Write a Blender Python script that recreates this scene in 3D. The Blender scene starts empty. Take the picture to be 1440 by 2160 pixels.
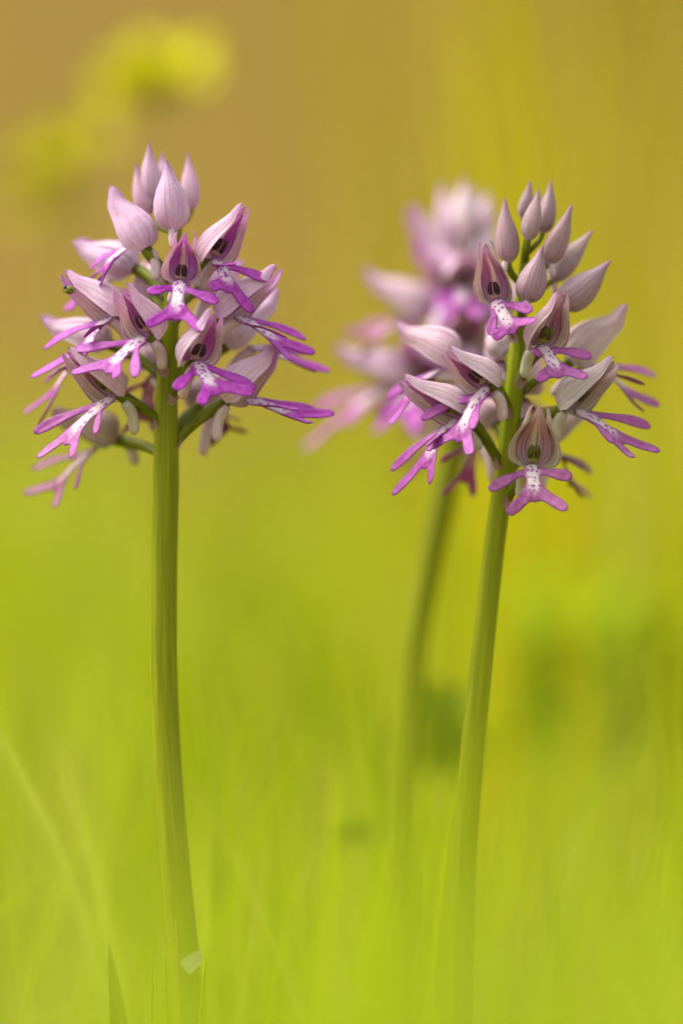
import bpy, math, random
import numpy as np
from mathutils import Vector

random.seed(7)
rng = np.random.default_rng(11)
S = bpy.context.scene
C = S.collection

# ------------------------------------------------------------------ camera
PITCH = math.radians(4.0)
DIST = 982.0                        # mm, camera to the plane of sharp focus
PXMM = 11.0                         # photograph pixels per millimetre in that plane
P0 = np.array([0.0, 0.0, 165.0])    # mm, centre of the picture in that plane
FWD = np.array([0, math.cos(PITCH), -math.sin(PITCH)])
UPV = np.array([0, math.sin(PITCH), math.cos(PITCH)])
RGT = np.array([1.0, 0, 0])
cam = bpy.data.cameras.new('camera')
camo = bpy.data.objects.new('camera', cam)
C.objects.link(camo)
camo.location = Vector((P0 - FWD * DIST) / 1000)
camo.rotation_euler = (math.pi / 2 - PITCH, 0, 0)
cam.sensor_fit = 'VERTICAL'
cam.sensor_height = 36.0
cam.lens = 180.0
cam.clip_start = 0.02
cam.clip_end = 500.0
cam.dof.use_dof = True
cam.dof.focus_distance = (DIST - 8) / 1000
cam.dof.aperture_fstop = 3.4
S.camera = camo

# ------------------------------------------------------------------ light
SUN_EL, SUN_AZ = math.radians(58), math.radians(-75)   # azimuth from +Y (behind the flowers), negative = left
world = bpy.data.worlds.new('World')
S.world = world
world.use_nodes = True
nt = world.node_tree
sky = nt.nodes.new('ShaderNodeTexSky')
sky.sky_type = 'NISHITA'
sky.sun_disc = False
sky.sun_elevation = SUN_EL
sky.sun_rotation = SUN_AZ
sky.air_density = 1.0
sky.dust_density = 4.0
sky.ozone_density = 0.3
hs = nt.nodes.new('ShaderNodeHueSaturation')
hs.inputs['Saturation'].default_value = 0.22
bg = nt.nodes['Background']
nt.links.new(sky.outputs[0], hs.inputs['Color'])
nt.links.new(hs.outputs[0], bg.inputs['Color'])
bg.inputs['Strength'].default_value = 0.15
sun = bpy.data.lights.new('sun', 'SUN')
sun.energy = 1.5
sun.angle = math.radians(35)
sun.color = (1.0, 0.93, 0.82)
suno = bpy.data.objects.new('sun', sun)
C.objects.link(suno)
sd = Vector((math.sin(SUN_AZ) * math.cos(SUN_EL), math.cos(SUN_AZ) * math.cos(SUN_EL), math.sin(SUN_EL)))
suno.rotation_euler = sd.to_track_quat('Z', 'Y').to_euler()
suno.location = (0, 0, 3)
S.view_settings.view_transform = 'Standard'
S.view_settings.look = 'None'
S.view_settings.gamma = 1.0
S.view_settings.use_curve_mapping = False
S.view_settings.exposure = 1.4
S.cycles.use_denoising = True
S.cycles.max_bounces = 10
S.cycles.transmission_bounces = 8
S.cycles.sample_clamp_indirect = 4.0


# ------------------------------------------------------------------ mapping
def px(x, y, d=0.0):
    """photograph pixel + depth behind the plane of focus (mm) -> view-aligned mm (x right, d away, z up)"""
    s = (DIST + d) / DIST
    return np.array([(x - 720) / PXMM * s, d, (1080 - y) / PXMM * s])


def w(c):
    """view-aligned mm -> world metres"""
    c = np.asarray(c, float)
    return (P0 + c[..., 0:1] * RGT + c[..., 1:2] * FWD + c[..., 2:3] * UPV) / 1000


def unit(v):
    v = np.asarray(v, float)
    return v / (np.linalg.norm(v, axis=-1, keepdims=True) + 1e-12)


def smooth(a, b, x):
    t = np.clip((np.asarray(x, float) - a) / (b - a), 0, 1)
    return t * t * (3 - 2 * t)


def lut(pts, x):
    xs, ys = zip(*pts)
    xx = np.linspace(0, 1, 201)
    yy = np.interp(xx, xs, ys)
    k = np.hanning(19); k /= k.sum()
    yp = np.concatenate([2 * yy[0] - yy[1:10][::-1], yy, 2 * yy[-1] - yy[-10:-1][::-1]])
    ys2 = np.convolve(yp, k, 'valid')
    return np.interp(np.clip(x, 0, 1), xx, ys2)


def bez(p, t):
    t = np.asarray(t, float)[..., None]
    p = [np.asarray(q, float) for q in p]
    if len(p) == 3:
        return (1 - t) ** 2 * p[0] + 2 * t * (1 - t) * p[1] + t * t * p[2]
    return (1 - t) ** 3 * p[0] + 3 * t * (1 - t) ** 2 * p[1] + 3 * t * t * (1 - t) * p[2] + t ** 3 * p[3]


# ------------------------------------------------------------------ materials
def mat(name):
    m = bpy.data.materials.new(name)
    m.use_nodes = True
    t = m.node_tree
    for n in list(t.nodes):
        t.nodes.remove(n)
    out = t.nodes.new('ShaderNodeOutputMaterial')
    return m, t, out


def N(t, kind, **kw):
    n = t.nodes.new(kind)
    for k, v in kw.items():
        if k in n.inputs:
            n.inputs[k].default_value = v
        else:
            setattr(n, k, v)
    return n


def math_(t, op, a, b=None, c=None):
    n = t.nodes.new('ShaderNodeMath')
    n.operation = op
    for i, v in enumerate((a, b, c)):
        if v is None:
            continue
        if hasattr(v, 'links'):
            t.links.new(v, n.inputs[i])
        else:
            n.inputs[i].default_value = v
    return n.outputs[0]


def ramp(t, fac, lo, hi):
    n = t.nodes.new('ShaderNodeMapRange')
    n.interpolation_type = 'SMOOTHSTEP'
    t.links.new(fac, n.inputs[0])
    n.inputs[1].default_value = lo
    n.inputs[2].default_value = hi
    return n.outputs[0]


def mix(t, fac, a, b, mode='MIX'):
    n = t.nodes.new('ShaderNodeMix')
    n.data_type = 'RGBA'
    n.blend_type = mode
    for sock, v in ((n.inputs[0], fac), (n.inputs[6], a), (n.inputs[7], b)):
        if hasattr(v, 'links'):
            t.links.new(v, sock)
        elif isinstance(v, (int, float)):
            sock.default_value = v
        else:
            sock.default_value = (*v, 1.0)
    return n.outputs[2]


def attr(t, name):
    n = t.nodes.new('ShaderNodeAttribute')
    n.attribute_name = name
    return n


def noise(t, vec, scale, detail=3.0, rough=0.55):
    n = N(t, 'ShaderNodeTexNoise', Scale=scale, Detail=detail, Roughness=rough)
    if vec is not None:
        t.links.new(vec, n.inputs['Vector'])
    return n.outputs['Fac']


def petal_shader(t, out, col, trans=0.3, rough=0.5, bump=None, bstr=0.1, spec=0.3):
    p = N(t, 'ShaderNodeBsdfPrincipled')
    p.inputs['Roughness'].default_value = rough
    p.inputs['Specular IOR Level'].default_value = spec
    tr = t.nodes.new('ShaderNodeBsdfTranslucent')
    mx = t.nodes.new('ShaderNodeMixShader')
    mx.inputs[0].default_value = trans
    t.links.new(col, p.inputs['Base Color'])
    t.links.new(col, tr.inputs['Color'])
    t.links.new(p.outputs[0], mx.inputs[1])
    t.links.new(tr.outputs[0], mx.inputs[2])
    t.links.new(mx.outputs[0], out.inputs['Surface'])
    if bump is not None:
        b = N(t, 'ShaderNodeBump', Strength=bstr, Distance=0.0002)
        t.links.new(bump, b.inputs['Height'])
        t.links.new(b.outputs[0], p.inputs['Normal'])
        t.links.new(b.outputs[0], tr.inputs['Normal'])


def sep(t, vec):
    n = t.nodes.new('ShaderNodeSeparateXYZ')
    t.links.new(vec, n.inputs[0])
    return n.outputs


def vein_lines(t, fl, count, sharp_lo, sharp_hi, wob=0.5):
    """lines running along a petal: fl = (across, along, rnd) attribute"""
    x, y, z = sep(t, fl)
    sc = t.nodes.new('ShaderNodeVectorMath'); sc.operation = 'MULTIPLY'
    t.links.new(fl, sc.inputs[0]); sc.inputs[1].default_value = (6, 2.2, 17)
    nz = noise(t, sc.outputs[0], 1.6, 3)
    a = math_(t, 'MULTIPLY_ADD', x, count, math_(t, 'MULTIPLY', nz, wob))
    fr = math_(t, 'PINGPONG', a, 0.5)       # 0..0.5
    return ramp(t, fr, sharp_hi, sharp_lo), y, nz


def make_outer():
    m, t, out = mat('sepal_outside')
    fl = attr(t, 'flat').outputs['Vector']
    oi = t.nodes.new('ShaderNodeObjectInfo')
    veins, along, nz = vein_lines(t, fl, 7.0, 0.0, 0.42, 1.6)
    mot = noise(t, fl, 9.0, 4)
    base = oi.outputs['Color']
    dark = mix(t, 0.8, base, (0.72, 0.42, 0.66), 'MULTIPLY')
    f1 = math_(t, 'MULTIPLY', veins, math_(t, 'MULTIPLY_ADD', mot, 1.3, -0.3))
    col = mix(t, f1, base, dark)
    tip = ramp(t, along, 0.72, 1.0)
    col = mix(t, math_(t, 'MULTIPLY', tip, 0.55), col, (0.45, 0.17, 0.42))
    x = sep(t, fl)[0]
    kl = ramp(t, math_(t, 'ABSOLUTE', math_(t, 'SUBTRACT', x, 0.5)), 0.05, 0.0)
    col = mix(t, math_(t, 'MULTIPLY', kl, 0.5), col, dark)
    blot = ramp(t, noise(t, fl, 3.2, 3), 0.5, 0.72)
    col = mix(t, math_(t, 'MULTIPLY', blot, 0.45), col, dark)
    geo = t.nodes.new('ShaderNodeNewGeometry')
    speck = ramp(t, noise(t, geo.outputs['Position'], 1500.0, 4, .65), .48, .72)
    col = mix(t, math_(t, 'MULTIPLY', speck, 0.45), col, dark)
    bm = noise(t, geo.outputs['Position'], 5200.0, 2)
    h = math_(t, 'MULTIPLY_ADD', veins, -0.7, math_(t, 'MULTIPLY', bm, 0.6))
    petal_shader(t, out, col, 0.40, 0.55, h, 0.5)
    return m


def make_inner():
    m, t, out = mat('sepal_inside')
    fl = attr(t, 'flat').outputs['Vector']
    oi = t.nodes.new('ShaderNodeObjectInfo')
    viv = oi.outputs['Alpha']
    veins, along, nz = vein_lines(t, fl, 5.0, 0.03, 0.12, 0.45)
    cream = mix(t, 0.6, oi.outputs['Color'], (0.88, 0.84, 0.66))
    pur = mix(t, viv, (0.22, 0.08, 0.15), (0.42, 0.05, 0.46))
    mot = noise(t, fl, 7.0, 4)
    wash = math_(t, 'MULTIPLY', ramp(t, math_(t, 'ADD', along, math_(t, 'MULTIPLY_ADD', mot, 0.5, -0.25)), 0.45, 0.9),
                 math_(t, 'MULTIPLY_ADD', viv, 0.5, 0.18))
    col = mix(t, wash, cream, mix(t, viv, (0.62, 0.38, 0.50), (0.76, 0.30, 0.80)))
    gb = math_(t, 'MULTIPLY', ramp(t, along, .32, .0), math_(t, 'MULTIPLY_ADD', viv, -.6, .6))
    col = mix(t, gb, col, (0.52, 0.60, 0.22))
    lf = math_(t, 'MULTIPLY', veins, ramp(t, mot, 0.25, 0.5))
    col = mix(t, math_(t, 'MULTIPLY', lf, 0.95), col, pur)
    petal_shader(t, out, col, 0.42, 0.5, veins, 0.2)
    return m


def make_petal():
    m, t, out = mat('inner_petal')
    fl = attr(t, 'flat').outputs['Vector']
    viv = t.nodes.new('ShaderNodeObjectInfo').outputs['Alpha']
    veins, along, nz = vein_lines(t, fl, 3.0, 0.04, 0.2, 0.5)
    a = mix(t, viv, (0.66, 0.44, 0.52), (0.76, 0.18, 0.88))
    b = mix(t, viv, (0.28, 0.12, 0.18), (0.46, 0.04, 0.55))
    col = mix(t, ramp(t, along, 0.5, 0.0), a, mix(t, viv, (0.60, 0.45, 0.44), (0.68, 0.36, 0.66)))
    col = mix(t, math_(t, 'MULTIPLY', veins, 0.85), col, b)
    petal_shader(t, out, col, 0.30, 0.5)
    return m


def make_lip():
    m, t, out = mat('lip_skin')
    fl = attr(t, 'flat').outputs['Vector']
    body = attr(t, 'body').outputs['Fac']
    edge = attr(t, 'edge').outputs['Fac']
    viv = t.nodes.new('ShaderNodeObjectInfo').outputs['Alpha']
    geo = t.nodes.new('ShaderNodeNewGeometry')
    limb = mix(t, viv, (0.30, 0.070, 0.185), (0.36, 0.016, 0.34))
    limb2 = mix(t, viv, (0.38, 0.13, 0.26), (0.47, 0.06, 0.45))
    nz = noise(t, fl, 0.9, 3)
    col = mix(t, ramp(t, nz, 0.35, 0.65), limb, limb2)
    white = mix(t, viv, (0.66, 0.56, 0.52), (0.74, 0.61, 0.65))
    bw = ramp(t, math_(t, 'ADD', body, math_(t, 'MULTIPLY_ADD', nz, 0.5, -0.25)), 0.22, 0.95)
    col = mix(t, bw, col, white)
    sc = t.nodes.new('ShaderNodeVectorMath'); sc.operation = 'MULTIPLY'
    t.links.new(fl, sc.inputs[0]); sc.inputs[1].default_value = (0.95, 1.35, 1)
    vo = N(t, 'ShaderNodeTexVoronoi', Scale=1.0, Randomness=0.9)
    t.links.new(sc.outputs[0], vo.inputs['Vector'])
    nn = noise(t, fl, 3.5, 2)
    sp = ramp(t, math_(t, 'ADD', vo.outputs['Distance'], math_(t, 'MULTIPLY_ADD', nn, 0.30, -0.15)), 0.44, 0.33)
    sp = math_(t, 'MULTIPLY', sp, ramp(t, body, 0.28, 0.45))
    col = mix(t, math_(t, 'MULTIPLY', sp, 0.9), col, mix(t, viv, (0.26, 0.05, 0.20), (0.34, 0.03, 0.36)))
    col = mix(t, math_(t, 'MULTIPLY', ramp(t, edge, 0.42, 0.05), math_(t, 'MULTIPLY_ADD', body, -0.6, 0.8)), col,
              mix(t, viv, (0.20, 0.05, 0.16), (0.24, 0.015, 0.27)))
    col = mix(t, 1.0, col, t.nodes['Object Info'].outputs['Color'], 'MULTIPLY')
    bm = noise(t, geo.outputs['Position'], 6500.0, 2)
    petal_shader(t, out, col, 0.25, 0.42, bm, 0.5, 0.4)
    return m


def make_simple(name, c1, c2, scale, trans=0.15, rough=0.5, bstr=0.3, stretch=None, spec=0.3):
    m, t, out = mat(name)
    fl = attr(t, 'flat').outputs['Vector']
    v = fl
    if stretch:
        sc = t.nodes.new('ShaderNodeVectorMath'); sc.operation = 'MULTIPLY'
        t.links.new(fl, sc.inputs[0]); sc.inputs[1].default_value = stretch
        v = sc.outputs[0]
    nz = noise(t, v, scale, 4)
    col = mix(t, ramp(t, nz, 0.3, 0.7), c1, c2)
    petal_shader(t, out, col, trans, rough, nz, bstr, spec)
    return m


M = dict(
    outer=make_outer(), inner=make_inner(), petal=make_petal(), lip=make_lip(),
    spur=make_simple('spur_skin', (0.62, 0.46, 0.50), (0.70, 0.60, 0.55), 1.2, 0.35, 0.5, 0.1, (4, 3, 1)),
    spurg=make_simple('spur_skin_pale_green', (0.50, 0.50, 0.30), (0.62, 0.56, 0.46), 1.2, 0.35, 0.5, 0.1, (4, 3, 1)),
    ovary=make_simple('ovary_skin', (0.065, 0.08, 0.002), (0.13, 0.15, 0.006), 1.0, 0.0, 0.5, 0.3, (10, 2, 1), .12),
    stem=make_simple('stem_skin', (0.13, 0.155, 0.001), (0.21, 0.235, 0.002), 1.0, 0.0, 0.5, 0.35, (18, 0.6, 1), .12),
    bract=make_simple('bract_skin', (0.32, 0.18, 0.20), (0.40, 0.30, 0.24), 2.0, 0.25, 0.5, 0.1, (3, 3, 1)),
    anther=make_simple('anther_skin', (0.022, 0.004, 0.012), (0.06, 0.012, 0.03), 2.0, 0.05, 0.35, 0.1),
    antherg=make_simple('anther_skin_green', (0.05, 0.05, 0.008), (0.10, 0.09, 0.015), 2.0, 0.05, 0.35, 0.1),
    stigma=make_simple('stigma_skin', (0.42, 0.22, 0.28), (0.52, 0.34, 0.34), 2.0, 0.25, 0.35, 0.1),
    stigmag=make_simple('stigma_skin_green', (0.24, 0.23, 0.05), (0.34, 0.31, 0.09), 2.0, 0.25, 0.35, 0.1),
    sheath=make_simple('sheath_skin', (0.55, 0.62, 0.30), (0.70, 0.74, 0.45), 2.0, 0.4, 0.5, 0.1),
)


# ------------------------------------------------------------------ mesh helpers
def link(name, verts, faces, mats, parent=None, base=None, flat=None, extra=None, midx=None, color=None, smoothf=True):
    """verts are world metres; the object's origin sits at `base` (world)"""
    me = bpy.data.meshes.new(name)
    b = np.zeros(3) if base is None else np.asarray(base)
    me.from_pydata((np.asarray(verts) - b).tolist(), [], faces)
    for mm in mats:
        me.materials.append(mm)
    if midx is not None:
        me.polygons.foreach_set('material_index', midx)
    if smoothf:
        me.polygons.foreach_set('use_smooth', [True] * len(me.polygons))
    if flat is not None:
        a = me.attributes.new('flat', 'FLOAT_VECTOR', 'POINT')
        a.data.foreach_set('vector', np.asarray(flat, np.float32).ravel())
    for k, v in (extra or {}).items():
        a = me.attributes.new(k, 'FLOAT', 'POINT')
        a.data.foreach_set('value', np.asarray(v, np.float32).ravel())
    me.update()
    o = bpy.data.objects.new(name, me)
    C.objects.link(o)
    if parent is not None:
        o.parent = parent
        o.location = (0, 0, 0)
    else:
        o.location = Vector(b)
    if color is not None:
        o.color = color
    return o


def empty(name, base=None, parent=None):
    o = bpy.data.objects.new(name, None)
    C.objects.link(o)
    o.empty_display_size = 0.005
    if parent is not None:
        o.parent = parent
    if base is not None:
        o.location = Vector(base)
    return o


def tag(o, label=None, cat=None, group=None, kind=None):
    if label: o['label'] = label
    if cat: o['category'] = cat
    if group: o['group'] = group
    if kind: o['kind'] = kind


def sheet(P, out_ref, th, across, along):
    """P[nu,nv,3] view-mm grid -> closed thin sheet; outside is the side away from out_ref[nu,3]"""
    nu, nv, _ = P.shape
    du = np.gradient(P, axis=0); dv = np.gradient(P, axis=1)
    n = unit(np.cross(du, dv))
    away = P - out_ref[:, None, :]
    sgn = np.sign(np.sum(n * away, axis=-1).mean())
    n = n * (sgn if sgn != 0 else 1)
    A = P.reshape(-1, 3); B = (P - n * th).reshape(-1, 3)
    f, mi = [], []
    K = nu * nv
    flip = sgn < 0
    for i in range(nu - 1):
        for j in range(nv - 1):
            q = [i * nv + j, (i + 1) * nv + j, (i + 1) * nv + j + 1, i * nv + j + 1]
            f.append(q[::-1] if flip else q); mi.append(0)
            q2 = [a + K for a in q]
            f.append(q2 if flip else q2[::-1]); mi.append(1)
    rim = [(0, j) for j in range(nv)] + [(i, nv - 1) for i in range(1, nu)] + \
          [(nu - 1, j) for j in range(nv - 2, -1, -1)] + [(i, 0) for i in range(nu - 2, 0, -1)]
    idx = [a * nv + b for a, b in rim]
    for a, b in zip(idx, idx[1:] + idx[:1]):
        q = [a, b, b + K, a + K]
        f.append(q if flip else q[::-1]); mi.append(0)
    fl = np.stack([np.broadcast_to(across, (nu, nv)), np.broadcast_to(along, (nu, nv)), np.zeros((nu, nv))], -1).reshape(-1, 3)
    return np.concatenate([A, B]), f, mi, np.concatenate([fl, fl])


def tube(pts, rad, nseg=10, ridges=0, ramp_=0.0, twist=0.0, round_end=True):
    pts = np.asarray(pts, float); rad = np.asarray(rad, float)
    T = unit(np.gradient(pts, axis=0))
    ref = np.array([0, -1.0, 0.02])
    X = unit(np.cross(T, ref)); Y = np.cross(X, T)
    a = np.linspace(0, 2 * np.pi, nseg, endpoint=False)
    rows = []
    for i in range(len(pts)):
        aa = a + twist * i / len(pts)
        r = rad[i] * (1 + ramp_ * np.cos(ridges * a)) if ridges else rad[i] * np.ones(nseg)
        rows.append(pts[i] + (np.cos(aa) * r)[:, None] * X[i] + (np.sin(aa) * r)[:, None] * Y[i])
    V = np.concatenate(rows + [pts[:1], pts[-1:]])
    n = len(pts); f = []
    for i in range(n - 1):
        for j in range(nseg):
            k = (j + 1) % nseg
            f.append([i * nseg + j, i * nseg + k, (i + 1) * nseg + k, (i + 1) * nseg + j])
    e0, e1 = n * nseg, n * nseg + 1
    for j in range(nseg):
        k = (j + 1) % nseg
        f.append([e0, k, j])
        f.append([e1, (n - 1) * nseg + j, (n - 1) * nseg + k])
    L = np.concatenate([[0], np.cumsum(np.linalg.norm(np.diff(pts, axis=0), axis=1))]) / 10.0
    ca = np.abs(np.linspace(-1, 1, nseg, endpoint=False))
    fl = np.concatenate([np.stack([ca, np.full(nseg, L[i]), np.zeros(nseg)], -1) for i in range(n)] +
                        [[[0, L[0], 0]], [[0, L[-1], 0]]])
    return V, f, fl


# ------------------------------------------------------------------ the flower
HOOD = [(0, .42), (.04, .74), (.12, .96), (.24, 1.03), (.38, .97), (.54, .78), (.68, .56), (.80, .39), (.90, .25), (.96, .16), (1, .05)]
BUD = [(0, .22), (.05, .58), (.14, .88), (.27, 1.0), (.42, .95), (.58, .74), (.72, .47), (.84, .25), (.93, .13), (1, .035)]

# flat plan of the lip (mm): along, across
BONES = [((0, 0), (7.5, 0)), ((1.3, -.7), (3.6, -6.2)), ((1.3, .7), (3.6, 6.2)), ((6.9, -.55), (10.2, -4.2)), ((6.9, .55), (10.2, 4.2)), ((7.4, 0), (9.0, 0))]
RADS = [[(0, 1.15), (.25, 1.3), (.5, 1.15), (.8, 1.32), (1, 1.4)],
        [(0, .58), (.35, .6), (.72, 1.0), (.92, 1.02), (1, .86)], [(0, .58), (.35, .6), (.72, 1.0), (.92, 1.02), (1, .86)],
        [(0, 1.15), (.4, .98), (.8, 1.02), (1, .84)], [(0, 1.15), (.4, .98), (.8, 1.02), (1, .84)],
        [(0, .42), (1, .16)]]


def bone_fields(p):
    sd, uu, dd = [], [], []
    for (a, b), r in zip(BONES, RADS):
        a = np.array(a); b = np.array(b); d = b - a; L = np.linalg.norm(d); d = d / L
        q = p - a
        u = (q @ d) / L
        perp = q @ np.array([-d[1], d[0]])
        uc = np.clip(u, 0, 1)
        dist = np.linalg.norm(q - (uc * L)[:, None] * d, axis=1)
        sd.append(dist - lut(r, uc)); uu.append(u); dd.append(perp)
    return np.array(sd), np.array(uu), np.array(dd)


def lip_sdf(p):
    sd, _, _ = bone_fields(p)
    k = 0.36
    return -k * np.log(np.exp(-sd / k).sum(0) + 1e-30)


def lip_template(h=0.30):
    xs = np.arange(-2.0, 12.6, h); ys = np.arange(-8.1, 8.11, h)
    G = np.stack(np.meshgrid(xs, ys, indexing='ij'), -1)
    sh = G.shape[:2]
    p = G.reshape(-1, 2)
    s = lip_sdf(p).reshape(sh)
    ins = s < 0
    q = ins[:-1, :-1].astype(int) + ins[1:, :-1] + ins[:-1, 1:] + ins[1:, 1:]
    keep = q >= 2
    ii, jj = np.nonzero(keep)
    ny = sh[1]
    quads = np.stack([ii * ny + jj, (ii + 1) * ny + jj, (ii + 1) * ny + jj + 1, ii * ny + jj + 1], 1)
    used = np.unique(quads)
    remap = -np.ones(sh[0] * sh[1], int); remap[used] = np.arange(len(used))
    quads = remap[quads]; v = p[used].copy()
    cnt = {}
    for qd in quads:
        for a, b in zip(qd, np.roll(qd, -1)):
            cnt[(a, b)] = 1
    bnd = [(a, b) for (a, b) in cnt if (b, a) not in cnt]
    bv = np.unique([x for e in bnd for x in e])
    for _ in range(5):                                      # pull the outline on to the true curve
        e = 0.01
        s0 = lip_sdf(v[bv])
        gx = (lip_sdf(v[bv] + [e, 0]) - s0) / e; gy = (lip_sdf(v[bv] + [0, e]) - s0) / e
        g = np.stack([gx, gy], 1); g2 = (g ** 2).sum(1) + 1e-6
        v[bv] -= (s0 / g2)[:, None] * g * 0.9
    return v, quads, bnd


LV, LQ, LB = lip_template()
LSD, LU, LD = bone_fields(LV)
LEDGE = np.clip(-lip_sdf(LV), 0, 2)
wt = np.exp(-np.clip(LSD, -1.2, 8) / 0.32); wt[5] *= 0.0
LWT = wt / wt.sum(0)
LBODY = smooth(1.5, -1.0, LSD[0]) * smooth(9.8, 4.6, LV[:, 0]) * smooth(2.5, 0.5, np.abs(LV[:, 1]))


def limb(p0, p1, p2, u, d, Nrm, tw=0.0):
    uc = np.clip(u, 0, 1)
    c = bez((p0, p1, p2), uc)
    T = unit(2 * (1 - uc)[:, None] * (np.asarray(p1) - p0) + 2 * uc[:, None] * (np.asarray(p2) - p1))
    L = np.linalg.norm(np.asarray(p2) - p0)
    c = c + T * ((u - uc) * L)[:, None]
    Nn = unit(Nrm - (T @ Nrm)[:, None] * T)
    W = np.cross(Nn, T)
    if tw:
        a = tw * uc
        W = W * np.cos(a)[:, None] + Nn * np.sin(a)[:, None]
    return c + W * d[:, None]


class Flower:
    pass


def tri_fix(faces):
    return [list(map(int, f)) for f in faces]


def build_flower(root, base, kp, stem_fn, palette):
    """kp: B lip base px, d depth mm, yaw degrees (0 faces the camera, + right), s scale, and optional pixels T H AL AR C LL LR SP OV"""
    B = px(*kp['B'], kp['d'])
    yaw = math.radians(kp['yaw'])
    s = kp.get('s', 1.0)
    f = np.array([math.sin(yaw), -math.cos(yaw), 0]); l = np.array([math.cos(yaw), math.sin(yaw), 0]); up = np.array([0, 0, 1.0])

    def loc(a, b, c):
        return B + s * (a * f + b * l + c * up)
    dflt = dict(T=(6, 0, 11), H=(-3.2, 0, -1.0), AL=(4, -5.5, -3.5), AR=(4, 5.5, -3.5), C=(4.6, 0, -7.5),
                LL=(6.5, -3.5, -10), LR=(6.5, 3.5, -10), SP=(-4.5, 0, -8))
    K = {}
    for k, v in dflt.items():
        p = loc(*v)
        if k in kp:
            q = kp[k]
            p = px(q[0], q[1], p[1] + (q[2] if len(q) > 2 else 0))
        K[k] = p
    r_ = random.Random(int(kp['B'][0] * 7 + kp['B'][1]))
    fl = empty('flower', parent=root)
    col = (*[c * r_.uniform(.95, 1.05) for c in kp.get('col', palette['col'])], kp.get('viv', palette['viv']))
    green = kp.get('green', False)
    # ---- hood: one top sepal, two side sepals, two petals
    H, T = K['H'], K['T']
    ax = T - H; Lh = np.linalg.norm(ax); A = ax / Lh
    F = unit(f - (f @ A) * A + 1e-6 * up)
    rl = math.radians(kp.get('roll', 0))
    if rl:
        cd = np.array([0, -1.0, 0]); cd = unit(cd - (cd @ A) * A)
        cd = unit(cd - (cd @ F) * F)
        F = F * math.cos(rl) + cd * math.sin(rl)
    Lt = unit(np.cross(F, A))
    if Lt @ l < 0:
        Lt = -Lt
    hw = kp.get('hw', 3.9) * s; hb = kp.get('hb', 3.6) * s
    openk = kp.get('open', 1.0)
    bow = kp.get('bow', 0.06) * Lh

    def centre(u):
        return H + ax * u[:, None] - F * (bow * np.sin(np.pi * u) * 0.6)[:, None] - F * (0.10 * Lh * smooth(.75, 1.0, u))[:, None] * kp.get('hook', 1.0)

    def skin(u, phi, k, side=0.0, umax=1.0):
        """phi measured from the back of the hood, towards +Lt"""
        r = lut(HOOD, u / umax)
        rr = np.maximum(r, 0.02)[:, None] * k
        P = centre(u)[:, None, :] + Lt * (np.sin(phi) * hw * rr)[..., None] - F * (np.cos(phi) * hb * rr)[..., None]
        return P + Lt * (side * smooth(.45, 1.0, u) * s)[:, None, None]
    nu = 20
    u = np.linspace(0.0, 1.0, nu)
    ref = centre(u)
    D = math.radians

    def sepal(name, p0, p1, k, side, umax, flare, mats, nv=11, th=0.16):
        v = np.linspace(0, 1, nv)
        uu = u * umax
        phi = p0(u)[:, None] * (1 - v) + p1(u)[:, None] * v
        kk = k * (1 + flare * (np.abs(v * 2 - 1) ** 5))[None, :] + 0.035 * np.exp(-((v - .5) / .10) ** 2)[None, :]
        kk = kk + 0.02 * np.sin(v * 9 + r_.uniform(0, 6))[None, :] * np.sin(u * 5 + r_.uniform(0, 6))[:, None]
        P = skin(uu, phi, kk, side, umax)
        V, fc, mi, fa = sheet(P, centre(uu), th * s, v[None, :], u[:, None])
        fa[:, 2] = r_.random()
        return link(name, w(V), fc, mats, fl, base, fa, midx=mi, color=col)
    om = [M['outer'], M['inner']]
    e_open = 100 + (75 * (1 - openk) if openk < 1 else -40 * (openk - 1))
    sepal('sepal', lambda x: D(-44) + 0 * x, lambda x: D(44) + 0 * x, 1.035, 0, 0.97, 0.0, om)
    for sg in (-1, 1):
        j = r_.uniform(-6, 6)
        near = -Lt[1] * sg
        j += (kp.get('near', 1.35 * kp.get('roll', 0)) if near > 0 else -.15 * kp.get('roll', 0))
        ed = lambda x: sg * (D(e_open - 12 + j) + D(14) * smooth(0, .12, x) + D(max(4, min(30, 165 - e_open - j))) * smooth(.5, .95, x))
        st = lambda x: sg * (D(28) + 0 * x)
        tipsep = sg * (kp.get('split', 0.9) + r_.uniform(-.2, .2))
        sepal('sepal', st, ed, 1.0, tipsep, 1.0 + r_.uniform(-.03, .03), 0.10, om)
    for sg in (-1, 1):
        st = lambda x: sg * (D(14) + 0 * x)
        ed = lambda x: sg * (D(58) - D(16) * smooth(.5, 1, x))
        sepal('petal', st, ed, 0.86, sg * .3, 0.86, 0.05, [M['petal'], M['petal']], nv=8, th=.12)
    # ---- column with the two anther pouches and the cup below
    if kp.get('column', True):
        cb = H + ax * .20 - F * (.25 + .008 * kp.get('roll', 0)) * hb + (B - H) * .25
        vs, fs, ms, off = [], [], [], 0

        def ball(c, ra, ax1, ax2, ax3, mi):
            nonlocal off
            a = np.linspace(0, np.pi, 8); b = np.linspace(0, 2 * np.pi, 10, endpoint=False)
            g = np.array([[c + ra[0] * np.sin(x) * np.cos(y) * ax1 + ra[1] * np.sin(x) * np.sin(y) * ax2 + ra[2] * np.cos(x) * ax3 for y in b] for x in a]).reshape(-1, 3)
            vs.append(g)
            for i in range(7):
                for jx in range(10):
                    k = (jx + 1) % 10
                    fs.append([off + i * 10 + jx, off + (i + 1) * 10 + jx, off + (i + 1) * 10 + k, off + i * 10 + k]); ms.append(mi)
            off += len(g)
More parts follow.
